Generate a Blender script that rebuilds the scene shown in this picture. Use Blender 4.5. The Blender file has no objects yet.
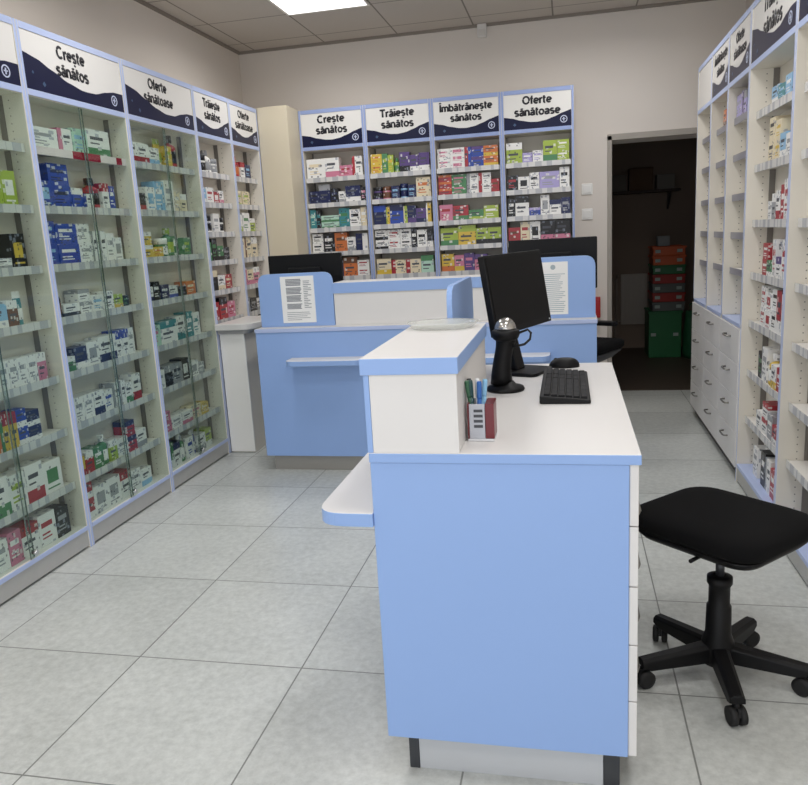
import bpy, bmesh, math, random
from mathutils import Vector, Matrix
random.seed(11)
S = bpy.context.scene
COL = S.collection
PI = math.pi

# ---------------------------------------------------------------- camera, world, light, exposure
def cam_axes(yaw, pitch, roll):
    f = Vector((math.sin(yaw)*math.cos(pitch), math.cos(yaw)*math.cos(pitch), -math.sin(pitch)))
    r = Vector((math.cos(yaw), -math.sin(yaw), 0)); u = r.cross(f)
    return math.cos(roll)*r+math.sin(roll)*u, -math.sin(roll)*r+math.cos(roll)*u, f
cd = bpy.data.cameras.new('camera'); cam = bpy.data.objects.new('camera', cd); COL.objects.link(cam)
r_, u_, f_ = cam_axes(-0.22061, 0.20498, -0.05654)
M = Matrix((r_, u_, -f_)).transposed().to_4x4(); M.translation = (1.48605, -2.14779, 1.39790)
cam.matrix_world = M
cd.sensor_width = 36; cd.lens = 753.88/808*36; cd.clip_start = 0.05
S.camera = cam

w = bpy.data.worlds.new('daylight'); S.world = w; w.use_nodes = True
w.node_tree.nodes['Background'].inputs[0].default_value = (0.80, 0.88, 1.0, 1)
w.node_tree.nodes['Background'].inputs[1].default_value = 1.2
PANEL_STRENGTH = 2.0      # glow of the diffuser itself
PANEL_WATTS = 10.0         # light each louvred panel throws down
def area(name, loc, rot, sx, sy, power, col):
    l = bpy.data.lights.new(name, 'AREA'); l.shape = 'RECTANGLE'; l.size = sx; l.size_y = sy; l.energy = power; l.color = col
    o = bpy.data.objects.new(name, l); COL.objects.link(o); o.location = loc; o.rotation_euler = rot
    return o
# daylight entering through the glazed shop front behind the camera
area('shopfront_daylight', (1.0, -3.95, 1.35), (math.radians(90), 0, 0), 3.3, 2.4, 27, (1.0, 0.985, 0.97))
S.view_settings.view_transform = 'Standard'; S.view_settings.look = 'None'
S.view_settings.gamma = 1; S.view_settings.use_curve_mapping = False
S.view_settings.exposure = -0.03

# ---------------------------------------------------------------- materials
def lin(h):
    h = h.lstrip('#'); c = [int(h[i:i+2], 16)/255 for i in (0, 2, 4)]
    return tuple((x/12.92 if x <= .04045 else ((x+.055)/1.055)**2.4) for x in c)+(1,)
MATS = {}
def mat(name, hexc, rough=.5, metal=0, coat=0, noise=0, nscale=30, emit=0, spec=.5):
    if name in MATS: return MATS[name]
    m = bpy.data.materials.new(name); m.use_nodes = True; nt = m.node_tree; b = nt.nodes['Principled BSDF']
    c = lin(hexc)
    b.inputs['Base Color'].default_value = c; b.inputs['Roughness'].default_value = rough
    b.inputs['Metallic'].default_value = metal; b.inputs['Coat Weight'].default_value = coat
    b.inputs['Specular IOR Level'].default_value = spec
    if noise:
        tc = nt.nodes.new('ShaderNodeTexCoord'); n = nt.nodes.new('ShaderNodeTexNoise'); n.inputs['Scale'].default_value = nscale
        n.inputs['Detail'].default_value = 4
        mx = nt.nodes.new('ShaderNodeMix'); mx.data_type = 'RGBA'
        mx.inputs[6].default_value = tuple(x*(1-noise) for x in c[:3])+(1,); mx.inputs[7].default_value = tuple(min(1, x*(1+noise)) for x in c[:3])+(1,)
        nt.links.new(tc.outputs['Object'], n.inputs['Vector']); nt.links.new(n.outputs['Fac'], mx.inputs[0]); nt.links.new(mx.outputs[2], b.inputs['Base Color'])
    if emit:
        b.inputs['Emission Color'].default_value = c; b.inputs['Emission Strength'].default_value = emit
    MATS[name] = m
    return m
def grid_mat(name, hexa, hexb, line, size, ox, oy, mort, rough, bump=.0, nsc=60, big=2.0):
    """square tiles in world x/y with thin joints and mottling"""
    m = bpy.data.materials.new(name); m.use_nodes = True; nt = m.node_tree; L = nt.links; N = nt.nodes.new; b = nt.nodes['Principled BSDF']
    g = N('ShaderNodeNewGeometry'); sep = N('ShaderNodeSeparateXYZ'); L.new(g.outputs['Position'], sep.inputs[0])
    def mth(op, a, bb=None):
        k = N('ShaderNodeMath'); k.operation = op
        for i, v in enumerate((a, bb)):
            if v is None: continue
            if isinstance(v, (int, float)): k.inputs[i].default_value = v
            else: L.new(v, k.inputs[i])
        return k.outputs[0]
    dist = []
    cell = []
    for out, off in ((sep.outputs[0], ox), (sep.outputs[1], oy)):
        t = mth('DIVIDE', mth('SUBTRACT', out, off), size)
        cell.append(mth('FLOOR', t))
        fr = mth('FRACT', t)
        dist.append(mth('MINIMUM', fr, mth('SUBTRACT', 1.0, fr)))
    d = mth('MINIMUM', dist[0], dist[1])
    joint = mth('LESS_THAN', d, mort/size)
    comb = N('ShaderNodeCombineXYZ'); L.new(cell[0], comb.inputs[0]); L.new(cell[1], comb.inputs[1])
    wn = N('ShaderNodeTexWhiteNoise'); wn.noise_dimensions = '3D'; L.new(comb.outputs[0], wn.inputs['Vector'])
    n1 = N('ShaderNodeTexNoise'); n1.inputs['Scale'].default_value = nsc; n1.inputs['Detail'].default_value = 5; n1.inputs['Roughness'].default_value = .7
    n2 = N('ShaderNodeTexNoise'); n2.inputs['Scale'].default_value = big; n2.inputs['Detail'].default_value = 3
    L.new(g.outputs['Position'], n1.inputs['Vector']); L.new(g.outputs['Position'], n2.inputs['Vector'])
    f = mth('ADD', mth('MULTIPLY', n1.outputs['Fac'], .9), mth('MULTIPLY', n2.outputs['Fac'], .45))
    f = mth('ADD', f, mth('MULTIPLY', wn.outputs['Value'], .15))
    f = mth('SUBTRACT', f, .25)
    mx = N('ShaderNodeMix'); mx.data_type = 'RGBA'; mx.inputs[6].default_value = lin(hexa); mx.inputs[7].default_value = lin(hexb); L.new(f, mx.inputs[0])
    mj = N('ShaderNodeMix'); mj.data_type = 'RGBA'; mj.inputs[7].default_value = lin(line); L.new(mx.outputs[2], mj.inputs[6]); L.new(joint, mj.inputs[0])
    L.new(mj.outputs[2], b.inputs['Base Color']); b.inputs['Roughness'].default_value = rough
    if bump:
        bp = N('ShaderNodeBump'); bp.inputs['Strength'].default_value = bump; bp.inputs['Distance'].default_value = .002
        L.new(mth('SUBTRACT', n1.outputs['Fac'], mth('MULTIPLY', joint, 1.0)), bp.inputs['Height']); L.new(bp.outputs[0], b.inputs['Normal'])
    MATS[name] = m
    return m
def glass_mat(name, tint, refl=.10):
    m = bpy.data.materials.new(name); m.use_nodes = True; nt = m.node_tree; L = nt.links
    for n in list(nt.nodes):
        if n.type == 'BSDF_PRINCIPLED': nt.nodes.remove(n)
    tr = nt.nodes.new('ShaderNodeBsdfTransparent'); tr.inputs[0].default_value = lin(tint)
    gl = nt.nodes.new('ShaderNodeBsdfGlossy'); gl.inputs['Roughness'].default_value = .03; gl.inputs[0].default_value = (.9, .95, .95, 1)
    lw = nt.nodes.new('ShaderNodeLayerWeight'); lw.inputs[0].default_value = .5
    ge = nt.nodes.new('ShaderNodeNewGeometry')
    def mth(op, a, b):
        k = nt.nodes.new('ShaderNodeMath'); k.operation = op
        for i, v in enumerate((a, b)):
            if isinstance(v, (int, float)): k.inputs[i].default_value = v
            else: L.new(v, k.inputs[i])
        return k.outputs[0]
    # Schlick reflection of a thin pane, on its outer faces only
    fac = mth('MULTIPLY', mth('ADD', mth('MULTIPLY', mth('POWER', lw.outputs['Facing'], 5.0), .6), refl*.4), mth('SUBTRACT', 1.0, ge.outputs['Backfacing']))
    ms = nt.nodes.new('ShaderNodeMixShader'); L.new(fac, ms.inputs[0]); L.new(tr.outputs[0], ms.inputs[1]); L.new(gl.outputs[0], ms.inputs[2])
    L.new(ms.outputs[0], nt.nodes['Material Output'].inputs[0])
    MATS[name] = m
    return m
def tag_strip_mat(name, base, tag, pitch):
    """clear shelf-edge strip holding a row of paper price tags"""
    m = bpy.data.materials.new(name); m.use_nodes = True; nt = m.node_tree; L = nt.links; N = nt.nodes.new; b = nt.nodes['Principled BSDF']
    tc = N('ShaderNodeTexCoord'); sep = N('ShaderNodeSeparateXYZ'); L.new(tc.outputs['Object'], sep.inputs[0])
    n = N('ShaderNodeTexVoronoi'); n.voronoi_dimensions = '1D'; n.inputs['Scale'].default_value = 1/pitch; L.new(sep.outputs[0], n.inputs['W'])
    cr = N('ShaderNodeValToRGB'); cr.color_ramp.interpolation = 'CONSTANT'
    cr.color_ramp.elements[0].color = lin(tag); cr.color_ramp.elements[1].color = lin(base); cr.color_ramp.elements[1].position = .33
    L.new(n.outputs['Distance'], cr.inputs[0]); L.new(cr.outputs[0], b.inputs['Base Color']); b.inputs['Roughness'].default_value = .25
    MATS[name] = m
    return m
def peg_mat(name, hexc, rough):
    """melamine side panel with columns of drilled peg holes (object coordinates: y depth, z height)"""
    m = bpy.data.materials.new(name); m.use_nodes = True; nt = m.node_tree; L = nt.links; N = nt.nodes.new; b = nt.nodes['Principled BSDF']
    tc = N('ShaderNodeTexCoord'); sep = N('ShaderNodeSeparateXYZ'); L.new(tc.outputs['Object'], sep.inputs[0])
    def mth(op, a, bb):
        k = N('ShaderNodeMath'); k.operation = op
        for i, v in enumerate((a, bb)):
            if isinstance(v, (int, float)): k.inputs[i].default_value = v
            else: L.new(v, k.inputs[i])
        return k.outputs[0]
    fz = mth('SUBTRACT', mth('FRACT', mth('DIVIDE', sep.outputs[2], .032), 0), .5); dz = mth('MULTIPLY', fz, .032)
    dy = mth('SUBTRACT', sep.outputs[1], .075)
    d = mth('ADD', mth('MULTIPLY', dz, dz), mth('MULTIPLY', dy, dy)); hole = mth('LESS_THAN', d, .003**2)
    mx = N('ShaderNodeMix'); mx.data_type = 'RGBA'; mx.inputs[6].default_value = lin(hexc); mx.inputs[7].default_value = lin('#8a857d'); L.new(hole, mx.inputs[0])
    L.new(mx.outputs[2], b.inputs['Base Color']); b.inputs['Roughness'].default_value = rough
    MATS[name] = m
    return m

BLUE = mat('blue_laminate', '#91b0e3', .38, noise=.02, nscale=3)
EDGE = mat('pale_blue_edging', '#b4c2e6', .35)
WHITE = mat('white_laminate', '#e0dedc', .38, noise=.015, nscale=4)
CREAM = mat('cream_melamine', '#e6e0d4', .5)
IVORY = mat('ivory_panel', '#dcd1b8', .5)
SHELFW = mat('shelf_white', '#dfdcd6', .45)
PEG = peg_mat('drilled_melamine', '#e4ded2', .5)
STEEL = mat('brushed_steel', '#b9b8b4', .4, .25, noise=.05, nscale=20)
RAIL = mat('grey_shelf_standard', '#7f7a74', .5)
DKSTEEL = mat('dark_steel', '#4a4c50', .45, .6)
CHROME = mat('chrome', '#d5d5d5', .15, 1)
SIGNW = mat('sign_white', '#e9e7e3', .16)
NAVY = mat('sign_navy', '#0d1338', .3, spec=.3)
INK = mat('sign_ink', '#16161f', .3)
EMB = mat('sign_emblem_white', '#c3cbe2', .3)
TAGS = tag_strip_mat('price_tag_strip', '#b6b7bb', '#d6d5d3', .055)
TAGSR = tag_strip_mat('red_price_tag_strip', '#a01e36', '#e9dcdc', .21)
GREYSTRIP = mat('grey_shelf_strip', '#8c8a93', .35)
GLASS = glass_mat('cabinet_glass', '#f0f5f2')
GEDGE = mat('glass_edge_green', '#66746e', .2)
BLACK = mat('black_plastic', '#08080a', .5, spec=.28)
SCREEN = mat('black_screen', '#050506', .45, spec=.2)
FABRIC = mat('black_upholstery', '#101011', .95, noise=.2, nscale=200, spec=.15)
RUBBER = mat('black_rubber', '#141415', .7)
PAPER = mat('paper_white', '#f1f1ef', .7)
PRINT = mat('paper_print_grey', '#8d9096', .7)
WALLM = mat('wall_paint', '#e2dbd4', .85, noise=.02, nscale=2)
CEILM = grid_mat('ceiling_tiles', '#bfb8b1', '#c9c2bb', '#857f78', .6, -.405, 2.66, .006, .9, nsc=90)
FLOORM = grid_mat('floor_tiles', '#9a9d9a', '#e4e7e3', '#7d7f7c', .6, 0, 0, .0026, .3, bump=.12, nsc=34, big=2.6)

# ---------------------------------------------------------------- mesh helpers
class MB:
    def __init__(s): s.bm = bmesh.new()
    def face(s, vs, m=0):
        f = s.bm.faces.new([s.bm.verts.new(v) for v in vs]); f.material_index = m; return f
    def box(s, x0, x1, y0, y1, z0, z1, m=0, top=None, front=None, sides=None):
        v = [s.bm.verts.new((x, y, z)) for z in (z0, z1) for y in (y0, y1) for x in (x0, x1)]
        q = {'bot': (0, 2, 3, 1), 'top': (4, 5, 7, 6), 'front': (0, 1, 5, 4), 'back': (2, 6, 7, 3), 'left': (0, 4, 6, 2), 'right': (1, 3, 7, 5)}
        for k, i in q.items():
            f = s.bm.faces.new([v[j] for j in i]); f.material_index = m
            if k == 'top' and top is not None: f.material_index = top
            if k == 'front' and front is not None: f.material_index = front
            if k in ('front', 'back', 'left', 'right') and sides is not None: f.material_index = sides
        return s
    def prism(s, pts, a, b, axis='z', m=0, cap=None, side=None):
        """extrude a polygon between a and b along axis; pts are the other two coordinates in order"""
        def P(p, t): return {'z': (p[0], p[1], t), 'y': (p[0], t, p[1]), 'x': (t, p[0], p[1])}[axis]
        A = [s.bm.verts.new(P(p, a)) for p in pts]; B = [s.bm.verts.new(P(p, b)) for p in pts]
        n = len(pts); fs = [s.bm.faces.new(A), s.bm.faces.new(B)]
        for f in fs: f.material_index = m if cap is None else cap
        for i in range(n):
            f = s.bm.faces.new((A[i], A[(i+1) % n], B[(i+1) % n], B[i])); f.material_index = m if side is None else side
        return s
    def lathe(s, prof, c=(0, 0, 0), seg=24, m=0, axis='z'):
        rings = []
        for r, h in prof:
            ring = []
            for k in range(seg):
                a = 2*PI*k/seg; p = (r*math.cos(a), r*math.sin(a), h)
                if axis == 'x': p = (h, r*math.cos(a), r*math.sin(a))
                if axis == 'y': p = (r*math.cos(a), h, r*math.sin(a))
                ring.append(s.bm.verts.new((c[0]+p[0], c[1]+p[1], c[2]+p[2])))
            rings.append(ring)
        for R, Q in zip(rings, rings[1:]):
            for k in range(seg):
                f = s.bm.faces.new((R[k], R[(k+1) % seg], Q[(k+1) % seg], Q[k])); f.material_index = m; f.smooth = True
        for R in (rings[0], rings[-1]):
            f = s.bm.faces.new(R); f.material_index = m
        return s
    def tube(s, pts, r, seg=10, m=0):
        pts = [Vector(p) for p in pts]; rr = r if isinstance(r, (list, tuple)) else [r]*len(pts)
        rings = []; up = Vector((0, 0, 1))
        for i, p in enumerate(pts):
            t = (pts[min(i+1, len(pts)-1)]-pts[max(i-1, 0)]).normalized()
            a = t.cross(up if abs(t.z) < .95 else Vector((1, 0, 0))).normalized(); b = t.cross(a)
            rings.append([s.bm.verts.new(p+rr[i]*(math.cos(2*PI*k/seg)*a+math.sin(2*PI*k/seg)*b)) for k in range(seg)])
        for R, Q in zip(rings, rings[1:]):
            for k in range(seg):
                f = s.bm.faces.new((R[k], R[(k+1) % seg], Q[(k+1) % seg], Q[k])); f.material_index = m; f.smooth = True
        for R in (rings[0], rings[-1]):
            f = s.bm.faces.new(R); f.material_index = m
        return s
    def xform(s, Mx):
        s.bm.transform(Mx); return s
    def mesh(s, name, mats):
        bmesh.ops.recalc_face_normals(s.bm, faces=s.bm.faces[:])
        me = bpy.data.meshes.new(name); s.bm.to_mesh(me); s.bm.free()
        for m in (mats if isinstance(mats, (list, tuple)) else [mats]): me.materials.append(m)
        return me
    def build(s, name, mats, parent=None, bevel=0, seg=2, org=None):
        if org is not None: s.bm.transform(Matrix.Translation(-Vector(org)))
        o = bpy.data.objects.new(name, s.mesh(name, mats)); COL.objects.link(o)
        if parent: o.parent = parent
        if bevel:
            b = o.modifiers.new('bevel', 'BEVEL'); b.width = bevel; b.segments = seg; b.limit_method = 'ANGLE'; b.angle_limit = math.radians(40); b.harden_normals = False
        return o
def thing(name, label, cat, loc=(0, 0, 0), rz=0, group=None):
    o = bpy.data.objects.new(name, None); COL.objects.link(o); o.location = loc; o.rotation_euler = (0, 0, rz); o.empty_display_size = .05
    return tag(o, label, cat, group)
def tag(o, label, cat, group=None):
    o['label'] = label; o['category'] = cat
    if group: o['group'] = group
    return o
def struct(name, mb, mats, bevel=0):
    o = mb.build(name, mats, None, bevel); o['kind'] = 'structure'; return o
def rounded(pts, r, seg=6):
    """round the corners of a 2-D polygon; r may be a list"""
    out = []; n = len(pts)
    for i, p in enumerate(pts):
        ri = r[i] if isinstance(r, (list, tuple)) else r
        if ri <= 0: out.append(p); continue
        p = Vector(p); a = (Vector(pts[i-1])-p).normalized(); b = (Vector(pts[(i+1) % n])-p).normalized()
        for k in range(seg+1):
            t = k/seg; q = p+a*ri*(1-t)**2+b*ri*t**2
            out.append((q.x, q.y))
    return out
# bold sans-serif lettering drawn as strokes; x-height .72, capitals 1.0
def arc(cx, cy, rx, ry, a0, a1, n=12):
    return [(cx+rx*math.cos(math.radians(a0+(a1-a0)*i/n)), cy+ry*math.sin(math.radians(a0+(a1-a0)*i/n))) for i in range(n+1)]
XH = .72
GLYPH = {
 'C': (.80, [arc(.40, .5, .33, .43, 48, 312, 18)]), 'O': (.88, [arc(.42, .5, .35, .43, 0, 360, 24)]), 'T': (.72, [[(.02, .93), (.70, .93)], [(.36, .93), (.36, 0)]]),
 'I': (.28, [[(.14, 0), (.14, 1)]]), 'i': (.26, [[(.13, 0), (.13, .70)], [(.13, .86), (.13, 1.0)]]),
 'r': (.42, [[(.11, 0), (.11, .70)], arc(.36, .38, .25, .27, 180, 80, 8)]),
 'e': (.64, [[(.08, .36), (.56, .36)]+arc(.32, .36, .24, .29, 0, 310, 18)]),
 's': (.58, [arc(.28, .51, .19, .15, 35, 225, 10)+[(.28, .36)]+arc(.28, .20, .20, .15, 60, -145, 11)]),
 't': (.40, [[(.16, .92), (.16, .2)]+arc(.29, .18, .13, .13, 180, 280, 6), [(.02, .66), (.36, .66)]]),
 'n': (.64, [[(.11, 0), (.11, .70)], arc(.31, .42, .20, .23, 180, 0, 10)+[(.51, 0)]]),
 'm': (.94, [[(.11, 0), (.11, .70)], arc(.29, .43, .18, .22, 180, 0, 9)+[(.47, 0)], arc(.65, .43, .18, .22, 180, 0, 9)+[(.83, 0)]]),
 'b': (.66, [[(.11, 0), (.11, 1)], arc(.34, .35, .22, .29, 0, 360, 18)]), 'o': (.66, [arc(.32, .35, .24, .29, 0, 360, 20)]),
 'a': (.60, [arc(.29, .47, .19, .18, 155, 0, 9)+[(.48, 0)], arc(.27, .20, .19, .14, 60, 300, 12)+[(.48, .20)], [(.27, .36), (.47, .39)]]),
 'f': (.38, [arc(.30, .80, .13, .14, 90, 180, 6)+[(.17, 0)], [(.02, .66), (.34, .66)]]), ' ': (.3, [])}
def glyph(ch):
    extra = []
    base = {'ș': 's', 'ă': 'a', 'â': 'a', 'Î': 'I'}.get(ch, ch)
    wdt, st = GLYPH[base]; st = list(st)
    if ch == 'ș': st.append([(.30, -.16), (.25, -.30)])
    if ch == 'ă': st.append(arc(.30, .98, .13, .11, 200, 340, 7))
    if ch == 'â': st.append([(.15, .84), (.30, .98), (.45, .84)])
    if ch == 'Î': st.append([(.0, 1.12), (.14, 1.24), (.28, 1.12)])
    return wdt, st
def text_mesh(name, body, height, mats, parent, x, y, z, line=1.42, w=.115):
    """lettering standing on a plane y = const and facing -y, centred on x and z; height is that of a capital"""
    m = MB(); rows = body.split('\n')
    for r, row in enumerate(rows):
        tot = sum(glyph(c)[0] for c in row); cx = -tot/2; zb = (len(rows)-1)/2*line-r*line-.40
        for c in row:
            wd, st = glyph(c)
            for pl in st:
                m.tube([(cx+px, 0, zb+pz) for px, pz in pl], w*(.75 if pl[0][1] > .8 and c in 'ăâÎ' and len(pl) < 9 and pl[0][1] != 0 else 1), 8)
            cx += wd
    m.xform(Matrix.Translation((x, y, z)) @ Matrix.Diagonal((height*1.12, .008, height, 1)))
    return m.build(name, mats, parent)

# ---------------------------------------------------------------- the setting
XL, XR, YB, YF, ZC = -1.15, 2.75, 4.1, -4.0, 2.95
DX0, DX1, DZ = 1.825, 2.62, 2.02
struct('floor', MB().box(XL-.1, 3.4, YF-.1, 7.0, -.1, 0), FLOORM)
struct('ceiling', MB().box(XL-.1, 3.4, YF-.1, YB+.3, ZC, ZC+.08), CEILM)
struct('wall_left', MB().box(XL-.12, XL, YF, YB, 0, ZC), WALLM)
struct('wall_right', MB().box(XR, XR+.12, YF, YB, 0, ZC), WALLM)
struct('wall_back', MB().box(XL-.12, DX0, YB, YB+.3, 0, ZC).box(DX1, XR+.65, YB, YB+.3, 0, ZC).box(DX0, DX1, YB, YB+.3, DZ, ZC), WALLM)
struct('wall_front', MB().box(XL-.12, -.75, YF-.12, YF, 0, ZC).box(2.7, XR+.12, YF-.12, YF, 0, ZC).box(-.75, 2.7, YF-.12, YF, 2.62, ZC), WALLM)
GREYTRIM = mat('door_frame_grey', '#a59f97', .5)
struct('trim_1', MB().box(DX0-.035, DX0, YB-.018, YB+.02, 0, DZ+.035).box(DX0-.035, DX1+.035, YB-.018, YB+.02, DZ, DZ+.045).box(DX1, DX1+.035, YB-.018, YB+.02, 0, DZ+.035), GREYTRIM, .003)
SHADEDW = mat('storeroom_wall_shaded', '#8b7a6c', .9, noise=.08, nscale=3)  # off-white walls darkened in the colour itself, standing in for the unlit room
struct('wall_storeroom_back', MB().box(1.2, 3.4, 6.7, 6.8, 0, 2.7), SHADEDW)
struct('wall_storeroom_left', MB().box(1.2, 1.3, YB+.3, 6.7, 0, 2.7), SHADEDW)
struct('wall_storeroom_right', MB().box(2.95, 3.05, YB+.3, 6.7, 0, 2.7), SHADEDW)
struct('ceiling_storeroom', MB().box(1.2, 3.4, YB+.3, 6.8, 2.7, 2.78), SHADEDW)
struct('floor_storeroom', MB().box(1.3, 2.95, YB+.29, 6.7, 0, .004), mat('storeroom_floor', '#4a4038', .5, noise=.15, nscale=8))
SKIRT = mat('wall_angle_grey', '#8f877f', .7)
struct('trim_2', MB().box(XL, XR, YB-.02, YB, ZC-.02, ZC).box(XL, XL+.02, YF, YB-.02, ZC-.02, ZC).box(XR-.02, XR, YF, YB-.02, ZC-.02, ZC), SKIRT)

# ceiling lights
LIGHTW = mat('light_diffuser', '#fdfdff', .4, emit=PANEL_STRENGTH)
FRAME = mat('light_frame_white', '#e6e2dc', .4)
lights = [(-.105, 2.96), (-.105, 1.16), (-.105, -.64), (-.105, -2.44), (1.695, 2.96), (1.695, 1.16), (1.695, -.64), (1.695, -2.44)]  # back right panel is out of view, added to brighten the doorway wall
names = {0: 'before the back wall at the top of the photo', 1: 'second from the back on the left', 2: 'third from the back on the left', 3: 'nearest the shop front on the left',
         4: 'added at the back right to brighten the doorway wall', 5: 'second from the back on the right', 6: 'third from the back on the right', 7: 'nearest the shop front on the right'}
for i, (x, y) in enumerate(lights):
    t = thing('ceiling_light', 'square white ceiling light panel ' + names[i], 'ceiling light', (x, y, ZC), 0, 'ceiling light panels')
    m = MB()
    for a in ((-.297, .297, -.297, -.28), (-.297, .297, .28, .297), (-.297, -.28, -.28, .28), (.28, .297, -.28, .28)):
        m.box(*a, -.012, -.001)
    m.build('frame', FRAME, t, .002)
    MB().box(-.279, .279, -.279, .279, -.009, -.003).build('diffuser', LIGHTW, t)
    l = area('panel_lamp', (0, 0, -.02), (0, 0, 0), .55, .55, PANEL_WATTS, (1.0, .985, .97)); l.data.spread = math.radians(164); l.parent = t

# ---------------------------------------------------------------- products
PAL = {'w': ('white', '#ecebe8'), 'b': ('blue', '#2b4aa6'), 'n': ('navy', '#1c2552'), 'g': ('green', '#4c8458'), 'l': ('lime green', '#a3b84a'), 'r': ('red', '#a8323c'),
       'p': ('pink', '#cc7e98'), 'y': ('yellow', '#d6b748'), 'o': ('orange', '#cc7440'), 't': ('teal', '#3e8890'), 'u': ('purple', '#5a4480'), 'k': ('black', '#19191c'),
       'c': ('cream', '#e3d6b8'), 'd': ('brown', '#6c4630'), 'e': ('grey', '#9a9ca0'), 's': ('light blue', '#8fbbdc'), 'v': ('lilac', '#a9a0cf'), 'm': ('mint', '#b7d8c6')}
def pm(c):
    """printed packaging: the colour of the pack broken up by small blocks of print, different on every pack"""
    nm = 'product_'+PAL[c][0].replace(' ', '_')
    if nm in MATS: return MATS[nm]
    m = mat(nm, PAL[c][1], .35); nt = m.node_tree; L = nt.links; N = nt.nodes.new
    tc = N('ShaderNodeTexCoord'); oi = N('ShaderNodeObjectInfo'); mp = N('ShaderNodeVectorMath'); mp.operation = 'MULTIPLY_ADD'
    mp.inputs[1].default_value = (4.4, 3.4, 5.6); L.new(tc.outputs['Object'], mp.inputs[0])
    sc = N('ShaderNodeVectorMath'); sc.operation = 'SCALE'; sc.inputs[0].default_value = (31, 17, 53); L.new(oi.outputs['Random'], sc.inputs['Scale']); L.new(sc.outputs[0], mp.inputs[2])
    prev = lin(PAL[c][1])
    col = None
    for k, (thr, tone) in enumerate(((.60, '#e9e8e4' if c not in 'wcmkn' else '#8f96a6'), (.74, '#3a3d48' if c not in 'kn' else '#8d8f98'))):
        n = N('ShaderNodeTexVoronoi'); n.distance = 'CHEBYCHEV'; n.inputs['Scale'].default_value = (.9, 1.5)[k]; L.new(mp.outputs[0], n.inputs['Vector'])
        sp = N('ShaderNodeSeparateColor'); L.new(n.outputs['Color'], sp.inputs[0])
        gt = N('ShaderNodeMath'); gt.operation = 'GREATER_THAN'; gt.inputs[1].default_value = thr+.12; L.new(sp.outputs[k], gt.inputs[0])
        ln = N('ShaderNodeMath'); ln.operation = 'LESS_THAN'; ln.inputs[1].default_value = .33; L.new(n.outputs['Distance'], ln.inputs[0])
        an = N('ShaderNodeMath'); an.operation = 'MULTIPLY'; L.new(gt.outputs[0], an.inputs[0]); L.new(ln.outputs[0], an.inputs[1])
        am = N('ShaderNodeMath'); am.operation = 'MULTIPLY'; am.inputs[1].default_value = .7; L.new(an.outputs[0], am.inputs[0])
        mx = N('ShaderNodeMix'); mx.data_type = 'RGBA'; mx.inputs[7].default_value = lin(tone); L.new(am.outputs[0], mx.inputs[0])
        if col is None: mx.inputs[6].default_value = prev
        else: L.new(col, mx.inputs[6])
        col = mx.outputs[2]
    L.new(col, nt.nodes['Principled BSDF'].inputs['Base Color'])
    return m
DES = {'0': 'with %s print', '1': 'with %s lower band', '2': 'with %s top band', '3': 'with %s left stripe', '4': 'with %s centre panel', '5': 'with %s right half'}
CACHE = {}
def carton_mesh(des, a, b):
    k = ('b', des, a, b)
    if k in CACHE: return CACHE[k]
    bm = bmesh.new(); bmesh.ops.create_cube(bm, size=1); bm.transform(Matrix.Translation((0, .5, .5)))
    def cut(co, no): bmesh.ops.bisect_plane(bm, geom=bm.verts[:]+bm.edges[:]+bm.faces[:], plane_co=co, plane_no=no)
    rects = {'0': [(-.36, .30, .58, .74), (-.36, .12, .34, .40), (-.36, .2, .22, .27)], '1': [(-.6, .6, -.1, .32), (-.36, .22, .62, .74), (-.36, .05, .46, .51)],
             '2': [(-.6, .6, .68, 1.1), (-.36, .25, .40, .50), (-.36, .1, .22, .27)], '3': [(-.6, -.22, -.1, 1.1), (-.1, .38, .6, .72), (-.1, .3, .42, .47)],
             '4': [(-.3, .3, .3, .74), (-.34, .34, .12, .17)], '5': [(.04, .6, -.1, 1.1), (-.4, -.06, .6, .7), (-.4, -.1, .4, .46)]}[des]
    for x in sorted({r[i] for r in rects for i in (0, 1) if abs(r[i]) < .5}): cut((x, 0, 0), (1, 0, 0))
    for z in sorted({r[i] for r in rects for i in (2, 3) if 0 < r[i] < 1}): cut((0, 0, z), (0, 0, 1))
    for f in bm.faces:
        c = f.calc_center_median(); top = abs(f.normal.z) > .5; side = abs(f.normal.x) > .5
        for i, (x0, x1, z0, z1) in enumerate(rects):
            if x0 < c.x < x1 and z0 < c.z < z1:
                if top and not (x0 < -.5 or x1 > .5 or z1 > 1): continue
                if side and i > 0: continue
                f.material_index = 1 if i == 0 else (1 if des in '04' else 2)
    me = bpy.data.meshes.new('medicine_box'); bm.to_mesh(me); bm.free()
    me.materials.append(pm(a)); me.materials.append(pm(b)); me.materials.append(mat('product_print', '#4d5058', .5))
    CACHE[k] = me
    return me
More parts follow.
